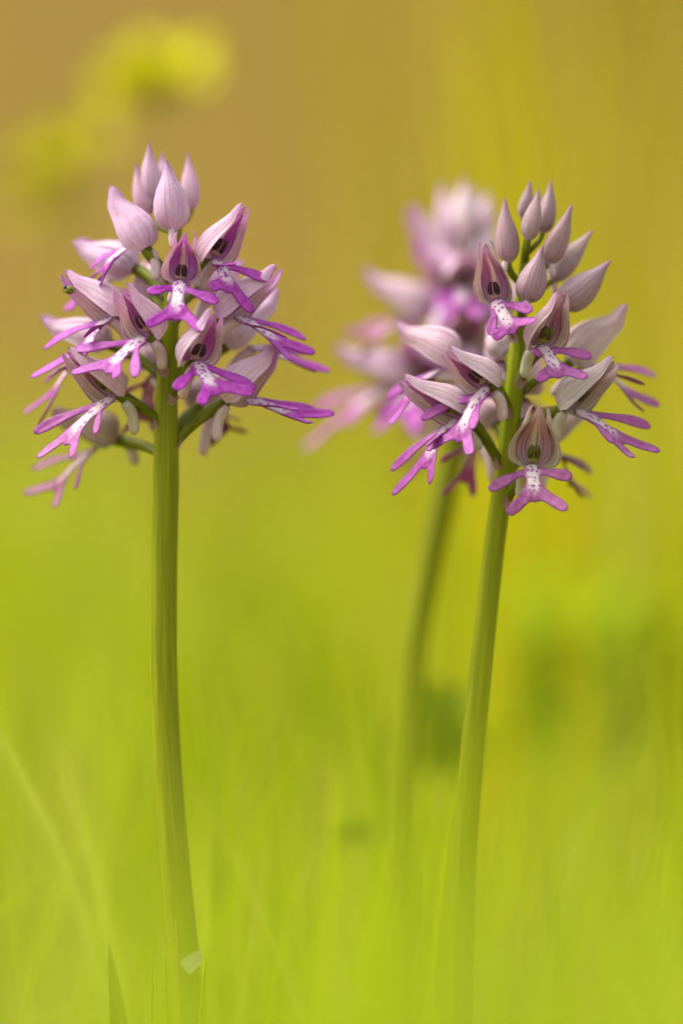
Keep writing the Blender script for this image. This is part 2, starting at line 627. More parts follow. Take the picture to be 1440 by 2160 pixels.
        for sg in (-1, 1):
            ball(cb + Lt * sg * .62 * s + A * .9 * s + F * .5 * s, np.array([.66, .75, 1.6]) * s, Lt, F, unit(A - Lt * sg * .12), 0)
        ball(cb + A * .8 * s + F * .75 * s, np.array([.14, .66, 1.5]) * s, Lt, F, A, 1)
        ball(cb - A * .9 * s + F * .1 * s, np.array([1.35, .95, 1.0]) * s, Lt, F, A, 1)
        V = np.concatenate(vs)
        link('column', w(V), fs, [M['antherg' if green else 'anther'], M['stigmag' if green else 'stigma']], fl, base, V * 0.5, midx=ms)
    # ---- lip
    Nb = unit(.75 * f + .45 * up + np.array([0, -.35, 0])); Na = unit(.75 * f + .40 * up + np.array([0, -.45, 0]))
    Bp = B + (H - B) * .22 + f * .2 * s
    Cc = K['C'] + (B - K['C']) * .13
    bodymid = (Bp + Cc) / 2 + (f * .9 + up * .35) * s * kp.get('lipbow', 1.0)
    WS = s * kp.get('lipw', 1.12)
    Pb = limb(Bp, bodymid, Cc, LU[0], LD[0] * WS, Nb)
    # joints of arms and legs on the body
    jb = np.array([b[0] for b in BONES[1:5]])
    js = limb(Bp, bodymid, Cc, jb[:, 0] / 7.5, jb[:, 1] * WS, Nb)
    parts = [Pb]
    for i, (k, jn) in enumerate(zip(('AL', 'AR', 'LL', 'LR'), js)):
        tip = K[k]
        d = tip - jn
        L = np.linalg.norm(d)
        mid = (jn + tip) / 2 + Na * L * (0.10 if i < 2 else -0.04) * r_.uniform(.6, 1.4) + up * L * r_.uniform(-.03, .05)
        tw = r_.uniform(-.35, .35) + kp.get('tw', {}).get(k, 0)
        parts.append(limb(jn, mid, tip, LU[i + 1], LD[i + 1] * WS, Na if i < 2 else Nb, tw))
    parts.append(Pb)
    P = sum(LWT[i][:, None] * parts[i] for i in range(6))
    # vertex normals
    n = np.zeros_like(P)
    fn = np.cross(P[LQ[:, 1]] - P[LQ[:, 0]], P[LQ[:, 3]] - P[LQ[:, 0]])
    for c_ in range(4):
        np.add.at(n, LQ[:, c_], fn)
    n = unit(n)
    sg = np.sign((n @ Nb).sum()) or 1
    n = n * sg
    th = (0.05 + 0.15 * np.sqrt(np.clip(LEDGE / .6, 0, 1))) * s
    onb = smooth(.4, -.6, LSD[0])
    cs = (onb * (.16 * np.clip(LEDGE, 0, 1) - .12 * np.exp(-(LV[:, 1] / .25) ** 2)) - (1 - onb) * .26 * np.clip(LEDGE, 0, .9)) * s
    cs = cs + .05 * s * np.sin(LV[:, 0] * 2.1 + r_.uniform(0, 6)) * np.sin(LV[:, 1] * 1.7 + r_.uniform(0, 6))
    up_ = P + n * (th + cs)[:, None]
    dn_ = P - n * (th - cs)[:, None]
    K_ = len(P)
    fs = []
    for q in LQ.tolist():
        fs.append(q if sg > 0 else q[::-1])
        r2 = [a + K_ for a in q]
        fs.append(r2[::-1] if sg > 0 else r2)
    for a, b in LB:
        q = [int(a), int(b), int(b) + K_, int(a) + K_]
        fs.append(q[::-1] if sg > 0 else q)
    off = np.array([r_.uniform(0, 50), r_.uniform(0, 50)])
    fa = np.concatenate([LV + off, np.zeros((K_, 1))], 1)
    link('lip', w(np.concatenate([up_, dn_])), fs, [M['lip']], fl, base, np.concatenate([fa, fa]),
         {'body': np.concatenate([LBODY, LBODY * .6]), 'edge': np.concatenate([LEDGE, LEDGE])}, color=(*kp.get('lipk', (1, 1, 1)), col[3]))
    # ---- spur
    if kp.get('spur', True):
        s0 = B - f * .6 * s - up * 0.2 * s if 'S0' not in kp else px(*kp['S0'], B[1] - f[1] * 1.5)
        s2 = K['SP']
        s1 = (s0 + s2) / 2 - f * 1.6 * s + up * 1.2 * s
        tt = np.linspace(0, 1, 12)
        pr = lut([(0, .75), (.2, 1.0), (.6, .95), (.85, .95), (.95, .8), (1, .45)], tt) * 1.12 * s
        V, fc, fa = tube(bez((s0, s1, s2), tt), pr, 10)
        link('spur', w(V), fc, [M['spurg' if green else 'spur']], fl, base, fa)
    # ---- ovary from the stem
    h_att = H[2] - kp.get('drop', 6.5) * s if 'OV' not in kp else px(*kp['OV'], 0)[2]
    st, sr = stem_fn(h_att)
    out = H - st; out[2] = 0; out = unit(out)
    o0 = st + out * sr * .55
    mid1 = o0 + (H - o0) * .35 + up * 1.6 * s
    mid2 = H - A * 1.8 * s + (o0 - H) * .10 + up * .8 * s
    tt = np.linspace(0, 1, 14)
    pr = lut([(0, .85), (.2, .95), (.6, 1.15), (.9, 1.15), (1, .9)], tt) * 1.02 * s
    V, fc, fa = tube(bez((o0, mid1, mid2, H + A * .5), tt), pr, 10, 3, .10, 2.4)
    link('ovary', w(V), fc, [M['ovary']], fl, base, fa)
    # ---- bract
    bract(fl, base, o0 + out * sr * .45, out, 3.6 * s)
    return fl


def bract(parent, base, p, out, L):
    nu, nv = 7, 5
    u = np.linspace(0, 1, nu); v = np.linspace(-1, 1, nv)
    side = unit(np.cross(out, [0, 0, 1.0]))
    c = p + out * (u * L * .45)[:, None] + np.array([0, 0, 1.0]) * (u * L - .8)[:, None]
    wd = L * .36 * np.sin(np.pi * np.clip(u * .8 + .2, 0, 1))
    P = c[:, None, :] + side * (wd[:, None] * v)[..., None] - out * (np.abs(v) ** 2 * .3)[None, :, None]
    V, fc, mi, fa = sheet(P, c - out * 3, .12, v[None, :], u[:, None])
    link('bract', w(V), fc, [M['bract'], M['bract']], parent, base, fa, midx=mi)


def build_bud(root, base, tip, bot, hw, d, stem_fn, palette, lean=0.0, dtip=None):
    r_ = random.Random(int(tip[0] * 3 + tip[1]))
    Bt = px(*bot, d); T = px(*tip, d if dtip is None else dtip)
    bd = empty('bud', parent=root)
    ax = T - Bt; L = np.linalg.norm(ax); A = ax / L
    st, sr = stem_fn(Bt[2] - 4)
    o = Bt - st; o[2] = 0
    F = unit(o if np.linalg.norm(o) > .5 else np.array([0, -1.0, 0]))
    F = unit(F - (F @ A) * A); Lt = np.cross(F, A)
    hw = hw / PXMM
    col = (*[c * r_.uniform(.95, 1.05) for c in palette['bud']], palette['viv'])
    nu, nv = 18, 9
    u = np.linspace(0, 1, nu)
    rot = r_.uniform(-.5, .5)
    hook = r_.uniform(.3, 1.0)
    cen = Bt + ax * u[:, None] - F * (L * .05 * hook * smooth(.6, 1, u))[:, None] + Lt * (r_.uniform(-.02, .02) * L * u ** 3)[:, None]
    for k in range(3):
        v = np.linspace(0, 1, nv)
        a0 = rot + k * 2 * math.pi / 3
        phi = a0 + (v - .5) * math.radians(132)
        kk = 1 + .11 * np.exp(-((v - .5) / .10) ** 2) - .08 * np.abs(v * 2 - 1) ** 3
        kk = kk * (1 + .025 * np.sin(7 * v + r_.uniform(0, 6)))
        r = np.maximum(lut(BUD, u), .03)
        rr = (r[:, None] * kk[None, :] + 0.01 * k) * hw
        P = cen[:, None, :] + Lt * (np.sin(phi)[None, :] * rr)[..., None] + F * (np.cos(phi)[None, :] * rr * .95)[..., None]
        um = 1 - .03 * k
        V, fc, mi, fa = sheet(P, cen, .16, v[None, :], u[:, None])
        fa[:, 2] = r_.random()
        link('sepal', w(V), fc, [M['outer'], M['inner']], bd, base, fa, midx=mi, color=col)
    o0 = st + (unit(o) * sr * .5 if np.linalg.norm(o) > .5 else np.array([0, 0, 0]))
    tt = np.linspace(0, 1, 10)
    V, fc, fa = tube(bez((o0, (o0 + Bt) / 2 + [0, 0, -.5], Bt - A * 1.5, Bt + A * .4), tt), lut([(0, .7), (.5, .9), (1, .75)], tt) * min(.95, hw * .36), 8, 3, .1, 2)
    link('ovary', w(V), fc, [M['ovary']], bd, base, fa)
    if hw > 2.0:
        s0 = Bt + A * .6 + F * hw * .2
        s2 = s0 + F * .6 - np.array([0, 0, 3.2 * hw / 3])
        V, fc, fa = tube(bez((s0, (s0 + s2) / 2 + F * .3, s2), tt), lut([(0, .8), (.7, .9), (1, .5)], tt) * .75, 8)
        link('spur', w(V), fc, [M['spur']], bd, base, fa)


def make_stem(points, d, ridges=7):
    """points (px, py, halfwidth px) from top to bottom; carried on down to the ground"""
    P = np.array([px(a, b, d) for a, b, _ in points]); R = np.array([r for *_, r in points]) / PXMM * (DIST + d) / DIST
    dirn = unit(P[-1] - P[-2])
    while w(P[-1])[2] > -0.004:
        P = np.vstack([P, P[-1] + dirn * 12]); R = np.append(R, R[-1] * 1.02)
        dirn = unit(dirn + np.array([0, 0, -.05]))
    L = np.concatenate([[0], np.cumsum(np.linalg.norm(np.diff(P, axis=0), axis=1))])
    x = np.linspace(0, L[-1], 90)
    k = np.hanning(9); k /= k.sum()
    Q = np.stack([np.interp(x, L, P[:, i]) for i in range(3)], 1); r = np.interp(x, L, R)
    Qs = Q.copy()
    for i in range(3):
        Qs[4:-4, i] = np.convolve(Q[:, i], k, 'valid')

    def fn(z):
        zz = Qs[::-1, 2]
        return np.array([np.interp(z, zz, Qs[::-1, i]) for i in range(3)]), float(np.interp(z, zz, r[::-1]))
    V, f, fa = tube(Qs, r, 28, ridges, .035, .25)
    return V, f, fa, fn, w(Qs[-1])


def orchid(label, stem_pts, d, palette, flowers, buds):
    V, f, fa, fn, b = make_stem(stem_pts, d)
    b = np.array([b[0], b[1], 0.0])
    root = empty('orchid', b)
    tag(root, label, 'orchid')
    link('stem', w(V), f, [M['stem']], root, b, fa)
    for kp in flowers:
        kp = dict(kp); kp['d'] = kp['d'] + d
        build_flower(root, b, kp, fn, palette)
    for t_, bo, hw, dd in buds:
        build_bud(root, b, t_, bo, hw, dd + d, fn, palette)
    return root, b, fn


# ------------------------------------------------------------------ the setting
def terrain(x, y):
    """ground height in metres"""
    bank = 2.6 * smooth(1.6, 7.5, y)
    return bank + 0.02 * np.sin(x * 1.7 + y * .9) * smooth(1.2, 2.5, y) * np.ones_like(x)


def build_ground():
    gx = np.unique(np.concatenate([np.linspace(-150, -6, 14), np.linspace(-6, 6, 61), np.linspace(6, 150, 14)]))
    gy = np.unique(np.concatenate([np.linspace(-150, -4, 14), np.linspace(-4, 9, 66), np.linspace(9, 150, 14)]))
    X, Y = np.meshgrid(gx, gy, indexing='ij')
    Z = terrain(X, Y)
    V = np.stack([X, Y, Z], -1).reshape(-1, 3)
    ny = len(gy)
    F = [[i * ny + j, (i + 1) * ny + j, (i + 1) * ny + j + 1, i * ny + j + 1] for i in range(len(gx) - 1) for j in range(ny - 1)]
    m, t, out = mat('meadow_floor')
    geo = t.nodes.new('ShaderNodeNewGeometry')
    big = noise(t, geo.outputs['Position'], 1.3, 3)
    fine = noise(t, geo.outputs['Position'], 60.0, 5)
    col = mix(t, ramp(t, fine, .3, .7), (0.11, 0.070, 0.011), (0.185, 0.120, 0.028))
    col = mix(t, ramp(t, big, .52, .70), col, mix(t, ramp(t, fine, .3, .7), (0.15, 0.13, 0.001), (0.22, 0.185, 0.003)))
    p = N(t, 'ShaderNodeBsdfPrincipled', Roughness=0.95)
    p.inputs['Specular IOR Level'].default_value = 0.05
    t.links.new(col, p.inputs['Base Color'])
    t.links.new(p.outputs[0], out.inputs['Surface'])
    o = link('ground', V, F, [m])
    tag(o, 'olive brown meadow floor rising to a bank behind the orchids', 'ground', kind='structure')


def grass_material(name, a, b, c, trans):
    m, t, out = mat(name)
    rn = attr(t, 'rnd').outputs['Fac']
    col = mix(t, ramp(t, rn, 0.0, 0.6), a, b)
    col = mix(t, ramp(t, rn, 0.75, 1.0), col, c)
    petal_shader(t, out, col, trans, 0.6, None, 0, 0.05)
    return m


GREEN = grass_material('grass_green', (0.21, 0.29, 0.002), (0.35, 0.42, 0.004), (0.50, 0.53, 0.08), 0.5)
STRAW = grass_material('grass_straw', (0.23, 0.20, 0.001), (0.30, 0.25, 0.003), (0.38, 0.29, 0.03), 0.45)


YELLOW = grass_material('grass_yellow', (0.36, 0.36, 0.001), (0.47, 0.42, 0.003), (0.56, 0.47, 0.06), 0.5)
FINE = grass_material('grass_fine', (0.13, 0.20, 0.001), (0.34, 0.41, 0.003), (0.44, 0.50, 0.05), 0.5)
PALE = grass_material('grass_pale', (0.50, 0.42, 0.06), (0.60, 0.50, 0.10), (0.66, 0.54, 0.20), 0.5)
LUSH = grass_material('grass_lush', (0.32, 0.43, 0.004), (0.42, 0.50, 0.02), (0.54, 0.58, 0.12), 0.5)


def blades(name, roots, heights, widths, lean, material, label, cat='grass', kind='stuff', seg=5):
    """roots [n,3] m; one mesh of curved tapering blades"""
    n = len(roots)
    az = rng.uniform(0, 2 * np.pi, n)
    face = rng.uniform(0, 2 * np.pi, n)
    t = np.linspace(0, 1, seg + 1)
    ln = lean * rng.uniform(.2, 1.0, n)
    bx = np.cos(az) * ln * heights; by = np.sin(az) * ln * heights
    c = np.stack([roots[:, 0:1] + bx[:, None] * t ** 2, roots[:, 1:2] + by[:, None] * t ** 2, roots[:, 2:3] + heights[:, None] * (t - .12 * t ** 3 * (ln / .5)[:, None])], -1)
    wd = widths[:, None] * np.maximum(np.sqrt(1 - t ** 1.6), 0.03) * .5
    sx = np.stack([np.cos(face), np.sin(face), np.zeros(n)], -1)
    L = c - sx[:, None, :] * wd[..., None]; Rr = c + sx[:, None, :] * wd[..., None]
    V = np.stack([L, Rr], 2).reshape(-1, 3)
    k = (seg + 1) * 2
    q = np.array([[2 * i, 2 * i + 1, 2 * i + 3, 2 * i + 2] for i in range(seg)])
    F = (np.arange(n)[:, None, None] * k + q[None]).reshape(-1, 4)
    o = link(name, V, F.tolist(), [material], extra={'rnd': np.repeat(rng.random(n), k)})
    tag(o, label, cat, kind=kind)
    return o


def scatter(n, x0, x1, y0, y1, dens=None):
    x = rng.uniform(x0, x1, n); y = rng.uniform(y0, y1, n)
    if dens is not None:
        k = rng.random(n) < dens(x, y)
        x, y = x[k], y[k]
    return np.stack([x, y, terrain(x, y) - .003], -1)


build_ground()
# short meadow grass behind the flowers
r = scatter(5200, -.75, .75, .20, 1.7, lambda x, y: np.clip(.25 + .7 * np.sin(x * 11 + y * 4 + 1) ** 2, 0, 1))
blades('meadow_grass', r, rng.uniform(.05, .16, len(r)), rng.uniform(.003, .008, len(r)), .5, GREEN, 'short bright green meadow grass growing behind the orchids')
# dry grass on the bank, thicker towards the right
r = scatter(12000, -1.6, 1.8, 1.5, 5.0, lambda x, y: np.clip(.12 + .85 * smooth(-.05, .28, x / (.3 + .25 * y)), 0, 1))
blades('dry_meadow_grass', r, rng.uniform(.08, .22, len(r)), rng.uniform(.003, .008, len(r)), .5, STRAW, 'yellow dry grass covering the bank behind the meadow')
# sparse grass close behind the stems
r = scatter(260, -.12, .14, .06, .24)
blades('fine_grass', r, rng.uniform(.06, .15, len(r)), rng.uniform(.0015, .004, len(r)), .4, FINE, 'sparse thin grass blades close behind the orchid stems', seg=7)
r = scatter(85, -.11, .13, .025, .10)
blades('thin_grass', r, rng.uniform(.06, .125, len(r)), rng.uniform(.001, .003, len(r)), .45, GREEN, 'thin softly blurred grass blades standing among the orchid stems', seg=7)
# tall grass behind the dusky orchid
r = scatter(110, .035, .28, .22, .8)
blades('tall_grass', r, rng.uniform(.24, .38, len(r)), rng.uniform(.0015, .0055, len(r)), .14, YELLOW, 'tall yellow green grass standing behind the dusky pink orchid', seg=8)
r = scatter(26, .0, .09, .5, 1.2)
blades('slender_grass', r, rng.uniform(.26, .42, len(r)), rng.uniform(.0015, .0045, len(r)), .1, YELLOW, 'slender straw coloured grass far behind and between the orchids', seg=8)
r = scatter(30, .085, .22, .35, .75)
blades('pale_grass', r, rng.uniform(.25, .36, len(r)), rng.uniform(.002, .006, len(r)), .12, PALE, 'pale dry grass standing right of the dusky pink orchid', seg=8)
# grass between the lens and the flowers
r = scatter(1500, -.12, .12, -.70, -.30, lambda x, y: .5 + .5 * smooth(-.025, .025, x))
blades('foreground_grass', r, rng.uniform(.10, .195, len(r)), rng.uniform(.002, .005, len(r)), .35, LUSH, 'out of focus pale green grass in front of the orchid stems', seg=7)


def leaf_sheet(base_p, tip_p, half, face, curl=0.1, nu=10, nv=5):
    """a lanceolate leaf between two view-mm points; face = rough facing direction"""
    u = np.linspace(0, 1, nu); v = np.linspace(-1, 1, nv)
    d = tip_p - base_p; L = np.linalg.norm(d); T = d / L
    fc = unit(np.asarray(face, float) - (np.asarray(face, float) @ T) * T)
    sd_ = np.cross(fc, T)
    c = base_p + d * u[:, None] + fc * (np.sin(np.pi * u) * L * curl)[:, None]
    wd = half * np.sin(np.pi * np.clip(.12 + .88 * u, 0, 1)) ** .8 + .02
    P = c[:, None] + sd_ * (wd[:, None] * v)[..., None] + fc * ((v ** 2)[None, :] * wd[:, None] * .35)[..., None]
    return P, c - fc * 50, v[None, :], u[:, None]


def leaf_mat(name, a, b, trans=.4):
    return make_simple(name, a, b, 3.0, trans * .35, .5, .2, (2, 3, 1), .1)


def add_leaf(name, parent, base, m, *args, **kw):
    P, ref, ac, al = leaf_sheet(*args, **kw)
    V, f, mi, fa = sheet(P, ref, .2, ac, al)
    return link(name, w(V), f, [m, m], parent, base, fa, midx=mi)


def herb(name, label, cat, pts, d, rad, m_stem, clusters, m_leaf, seed):
    """pts: stem pixels top to bottom; clusters: (pixel x, y, number of leaves, leaf length mm, spread)"""
    rr = random.Random(seed)
    P = [px(a, b, d) for a, b in pts]
    while w(P[-1])[2] > -.004:
        P.append(P[-1] + np.array([0, 0, -10.0]))
    P = np.array(P)
    b = w(P[-1]); b[2] = 0
    root = empty(name, b)
    tag(root, label, cat)
    L = np.concatenate([[0], np.cumsum(np.linalg.norm(np.diff(P, axis=0), axis=1))])
    x = np.linspace(0, L[-1], 40)
    Q = np.stack([np.interp(x, L, P[:, i]) for i in range(3)], 1)
    V, f, fa = tube(Q, np.linspace(.6, 1, 40) * rad, 8)
    link('stem', w(V), f, [m_stem], root, b, fa)
    for cx, cy, n, ll, flat in clusters:
        c = px(cx, cy, d)
        for k in range(n):
            a = 2 * math.pi * k / n + rr.uniform(-.3, .3)
            el = rr.uniform(-.2, .9) * flat
            dr = np.array([math.cos(a) * math.cos(el), math.sin(a) * math.cos(el), math.sin(el)])
            add_leaf('leaf', root, b, m_leaf, c + dr * .5, c + dr * ll * rr.uniform(.8, 1.15), ll * .34, np.array([rr.uniform(-.4, .2), -.8, .8]), curl=-.08)
    return root


LIME = leaf_mat('lime_leaf', (0.66, 0.66, 0.001), (0.74, 0.71, 0.002), .45)
DEEP = leaf_mat('deep_green_leaf', (0.07, 0.13, 0.001), (0.12, 0.19, 0.002), .3)
MIDG = leaf_mat('mid_green_leaf', (0.30, 0.42, 0.002), (0.38, 0.48, 0.004), .4)
BLADE = leaf_mat('grass_blade', (0.22, 0.31, 0.002), (0.30, 0.39, 0.004), .45)
DRY = leaf_mat('dry_stalk', (0.22, 0.13, 0.03), (0.30, 0.19, 0.05), .1)

herb('lime_herb', 'blurred lime yellow leafy herb behind the vivid magenta orchid', 'plant', [(330, 180), (330, 260), (300, 420), (270, 700), (260, 1000)], 290, .8, MIDG,
     [(350, 165, 10, 14, 1.0), (325, 190, 10, 13, 1.0), (290, 210, 10, 14, 1.0)], LIME, 1)
herb('yellow_herb', 'blurred dull yellow leafy herb lower than the lime one', 'plant', [(120, 350), (130, 500), (150, 800), (160, 1000)], 340, .8, MIDG,
     [(170, 320, 9, 14, 1.0), (105, 370, 10, 15, 1.0), (90, 440, 6, 12, 1.0)], leaf_mat('yellow_leaf', (0.48, 0.46, 0.002), (0.56, 0.53, 0.006), .45), 2)
herb('broad_leaved_herb', 'blurred dark green herb behind the leaning orchid stem', 'plant', [(935, 1480), (925, 1600), (930, 1800)], 150, .9, DEEP,
     [(935, 1500, 6, 9, 1.2), (925, 1560, 8, 11, .8), (940, 1610, 8, 11, .6)], DEEP, 3)
herb('small_leaved_herb', 'blurred small dark green herb between the two tall stems', 'plant', [(765, 1765), (712, 1775), (700, 1900), (695, 2000)], 120, .5, DEEP,
     [(735, 1765, 6, 7, .3), (775, 1768, 7, 8, .3), (810, 1772, 5, 6, .3)], DEEP, 4)
herb('leafy_herb', 'blurred mid green leafy herb right of the dusky orchid stem', 'plant', [(1290, 1250), (1280, 1500), (1270, 1800)], 420, 1.2, MIDG,
     [(1150, 1330, 4, 26, .8), (1410, 1300, 4, 28, .8), (1280, 1430, 4, 28, .8), (1400, 1530, 4, 28, .8), (1190, 1560, 4, 26, .6)], MIDG, 5)

# the sharp tuft at the foot of the straight stem
tb = w(px(360, 2300, 0)); tb[2] = 0
tuft = empty('grass_tuft', tb)
tag(tuft, 'small tuft of sharp green blades at the foot of the straight stem', 'grass tuft')
for (tx, ty), (bx_, by_), hw_, dd, fy in [((228, 1980), (300, 2330), 34, 3, .5), ((325, 1987), (366, 2330), 12, -4, -.4), ((347, 2009), (384, 2330), 11, -5, .3),
                                          ((433, 2024), (352, 2330), 17, -7, .5), ((408, 2060), (420, 2330), 15, 5, -.5)]:
    q = px(bx_, by_, dd)
    q[2] -= (w(q)[2] * 1000 + 3)
    add_leaf('blade', tuft, tb, BLADE, q, px(tx, ty, dd), hw_ / PXMM, np.array([fy, -1, .2]), curl=.03, nu=16)
V, f, fa = tube(np.array([px(371, 1944, -9), px(374, 2030, -9), px(381, 2170, -9), px(388, 2500, -9), px(392, 2840, -9)]), np.array([.08, .14, .17, .2, .2]), 6)
sb = w(px(392, 2840, -9)); sb[2] = 0
o = link('dry_stalk', w(V), f, [DRY], None, sb, fa)
tag(o, 'thin brown dry stalk standing in the sharp grass tuft', 'stalk')

# ------------------------------------------------------------------ the orchids
PAL_A = dict(col=(0.80, 0.60, 0.71), bud=(0.74, 0.53, 0.65), viv=1.0)
PAL_B = dict(col=(0.66, 0.51, 0.51), bud=(0.49, 0.355, 0.365), viv=0.35)
PAL_C = dict(col=(0.82, 0.64, 0.72), bud=(0.82, 0.66, 0.72), viv=0.75)

FL_A = [
    dict(B=(379, 596), d=-9, yaw=-3, T=(388, 497), split=1.5, H=(380, 602), AL=(319, 614), AR=(451, 633), C=(372, 668), LL=(317, 682), LR=(421, 692), SP=(360, 640), hw=3.6, open=1.25, s=.95),
    dict(B=(258, 524), d=0, yaw=-105, T=(226, 404), H=(306, 528), C=(222, 566), LL=(184, 590), LR=(204, 598), AR=(214, 592), AL=(196, 560), S0=(311, 528), SP=(328, 592), hw=3.8, hb=3.9, open=.6, viv=.85),
    dict(B=(462, 552), near=50, roll=25, d=-6, yaw=42, T=(520, 440), H=(438, 556), AL=(488, 557), AR=(554, 586), C=(482, 610), LL=(447, 606), LR=(526, 650), SP=(425, 610), open=1.1),
    dict(B=(516, 672), roll=38, d=-3, yaw=78, T=(594, 570), H=(462, 672), AL=(595, 706), AR=(632, 708), C=(592, 728), LL=(612, 755), LR=(652, 740), SP=(450, 730), hw=3.9, hb=4.0),
    dict(B=(545, 735), roll=15, d=9, yaw=98, T=(601, 622), H=(478, 732), AL=(600, 742), AR=(640, 738), C=(630, 765), LL=(660, 780), LR=(684, 778), SP=(478, 802), open=.8),
    dict(B=(417, 768), near=40, roll=8, d=-11, yaw=22, T=(456, 666), H=(404, 772), AL=(374, 815), AR=(526, 814), C=(455, 826), LL=(425, 848), LR=(524, 826), SP=(383, 842), hw=4.1, open=1.2, s=1.0),
    dict(B=(540, 845), roll=20, d=-2, yaw=80, T=(591, 741), H=(478, 848), AL=(619, 862), AR=(656, 864), C=(622, 880), LL=(650, 890), LR=(691, 872), S0=(480, 856), SP=(459, 931), hb=4.0, OV=(372, 940), open=.8),
    dict(B=(224, 674), roll=42, d=-2, yaw=-78, T=(128, 583), H=(252, 668), AL=(105, 726), AR=(184, 703), C=(176, 742), LL=(82, 787), LR=(172, 760), SP=(270, 730), hb=4.0),
    dict(B=(150, 770), lipk=(.85, .72, .75), d=9, yaw=-100, T=(83, 686), H=(232, 730), C=(112, 832), LL=(61, 864), LR=(86, 886), AL=(100, 800), AR=(110, 790), SP=(270, 805), open=.8, viv=.6),
    dict(B=(215, 600), d=11, yaw=-118, T=(157, 520), H=(285, 570), C=(160, 632), LL=(142, 648), LR=(150, 650), AL=(160, 625), AR=(165, 615), S0=(288, 590), SP=(328, 680), open=.7),
    dict(B=(292, 718), near=52, roll=30, d=-9, yaw=-48, T=(252, 612), split=1.5, H=(325, 714), AL=(174, 735), AR=(286, 786), C=(228, 780), LL=(163, 783), LR=(246, 792), S0=(325, 725), SP=(341, 780), hw=4.2, hb=4.0, open=1.2, viv=.75),
    dict(B=(222, 848), roll=38, d=-5, yaw=-60, T=(136, 747), H=(254, 838), AL=(87, 904), AR=(204, 906), C=(140, 930), LL=(89, 957), LR=(153, 957), S0=(262, 850), SP=(282, 917), OV=(331, 896), hb=4.1, viv=.4, col=(0.70, 0.55, 0.55), green=True, open=1.1),
    dict(B=(182, 958), roll=15, d=14, yaw=-85, T=(106, 878), H=(245, 932), hb=4.4, AL=(81, 984), AR=(162, 1022), C=(118, 1030), LL=(62, 1037), LR=(118, 1063), S0=(252, 925), SP=(284, 982), OV=(327, 962), viv=.1, col=(0.50, 0.44, 0.31), green=True, lipk=(.62, .50, .42)),  # back flower: lip and hood tints dulled, shade put into the colour
    dict(B=(452, 625), d=10, yaw=120, T=(512, 562), H=(415, 612), open=.7, C=(480, 660), LL=(500, 680), LR=(505, 690), AL=(490, 640), AR=(500, 645)),
    dict(B=(455, 875), lipk=(.6, .5, .5), d=15, yaw=150, T=(470, 790), H=(420, 860), C=(478, 900), LL=(440, 935), LR=(513, 910), AL=(480, 880), AR=(500, 885), viv=.4, col=(0.60, 0.50, 0.48)),
    dict(B=(300, 640), d=12, yaw=180, T=(322, 560), H=(325, 625), SP=(340, 690), viv=.7),
    dict(B=(320, 800), d=13, yaw=200, T=(300, 735), H=(335, 780), SP=(350, 840), viv=.5),
]
BUD_A = [((311, 300), (323, 425), 24, 7), ((285, 345), (311, 455), 22, 7), ((341, 322), (358, 410), 20, 12), ((400, 322), (404, 442), 20, 8), ((349, 338), (365, 487), 37, -5)]
STEM_A = [(366, 380, 7), (376, 460, 9), (372, 560, 15), (358, 680, 19), (352, 800, 22), (351, 940, 26), (352, 1000, 27), (348, 1150, 27), (346, 1400, 27), (354, 1600, 28), (368, 1800, 30), (386, 1980, 31), (402, 2160, 31)]

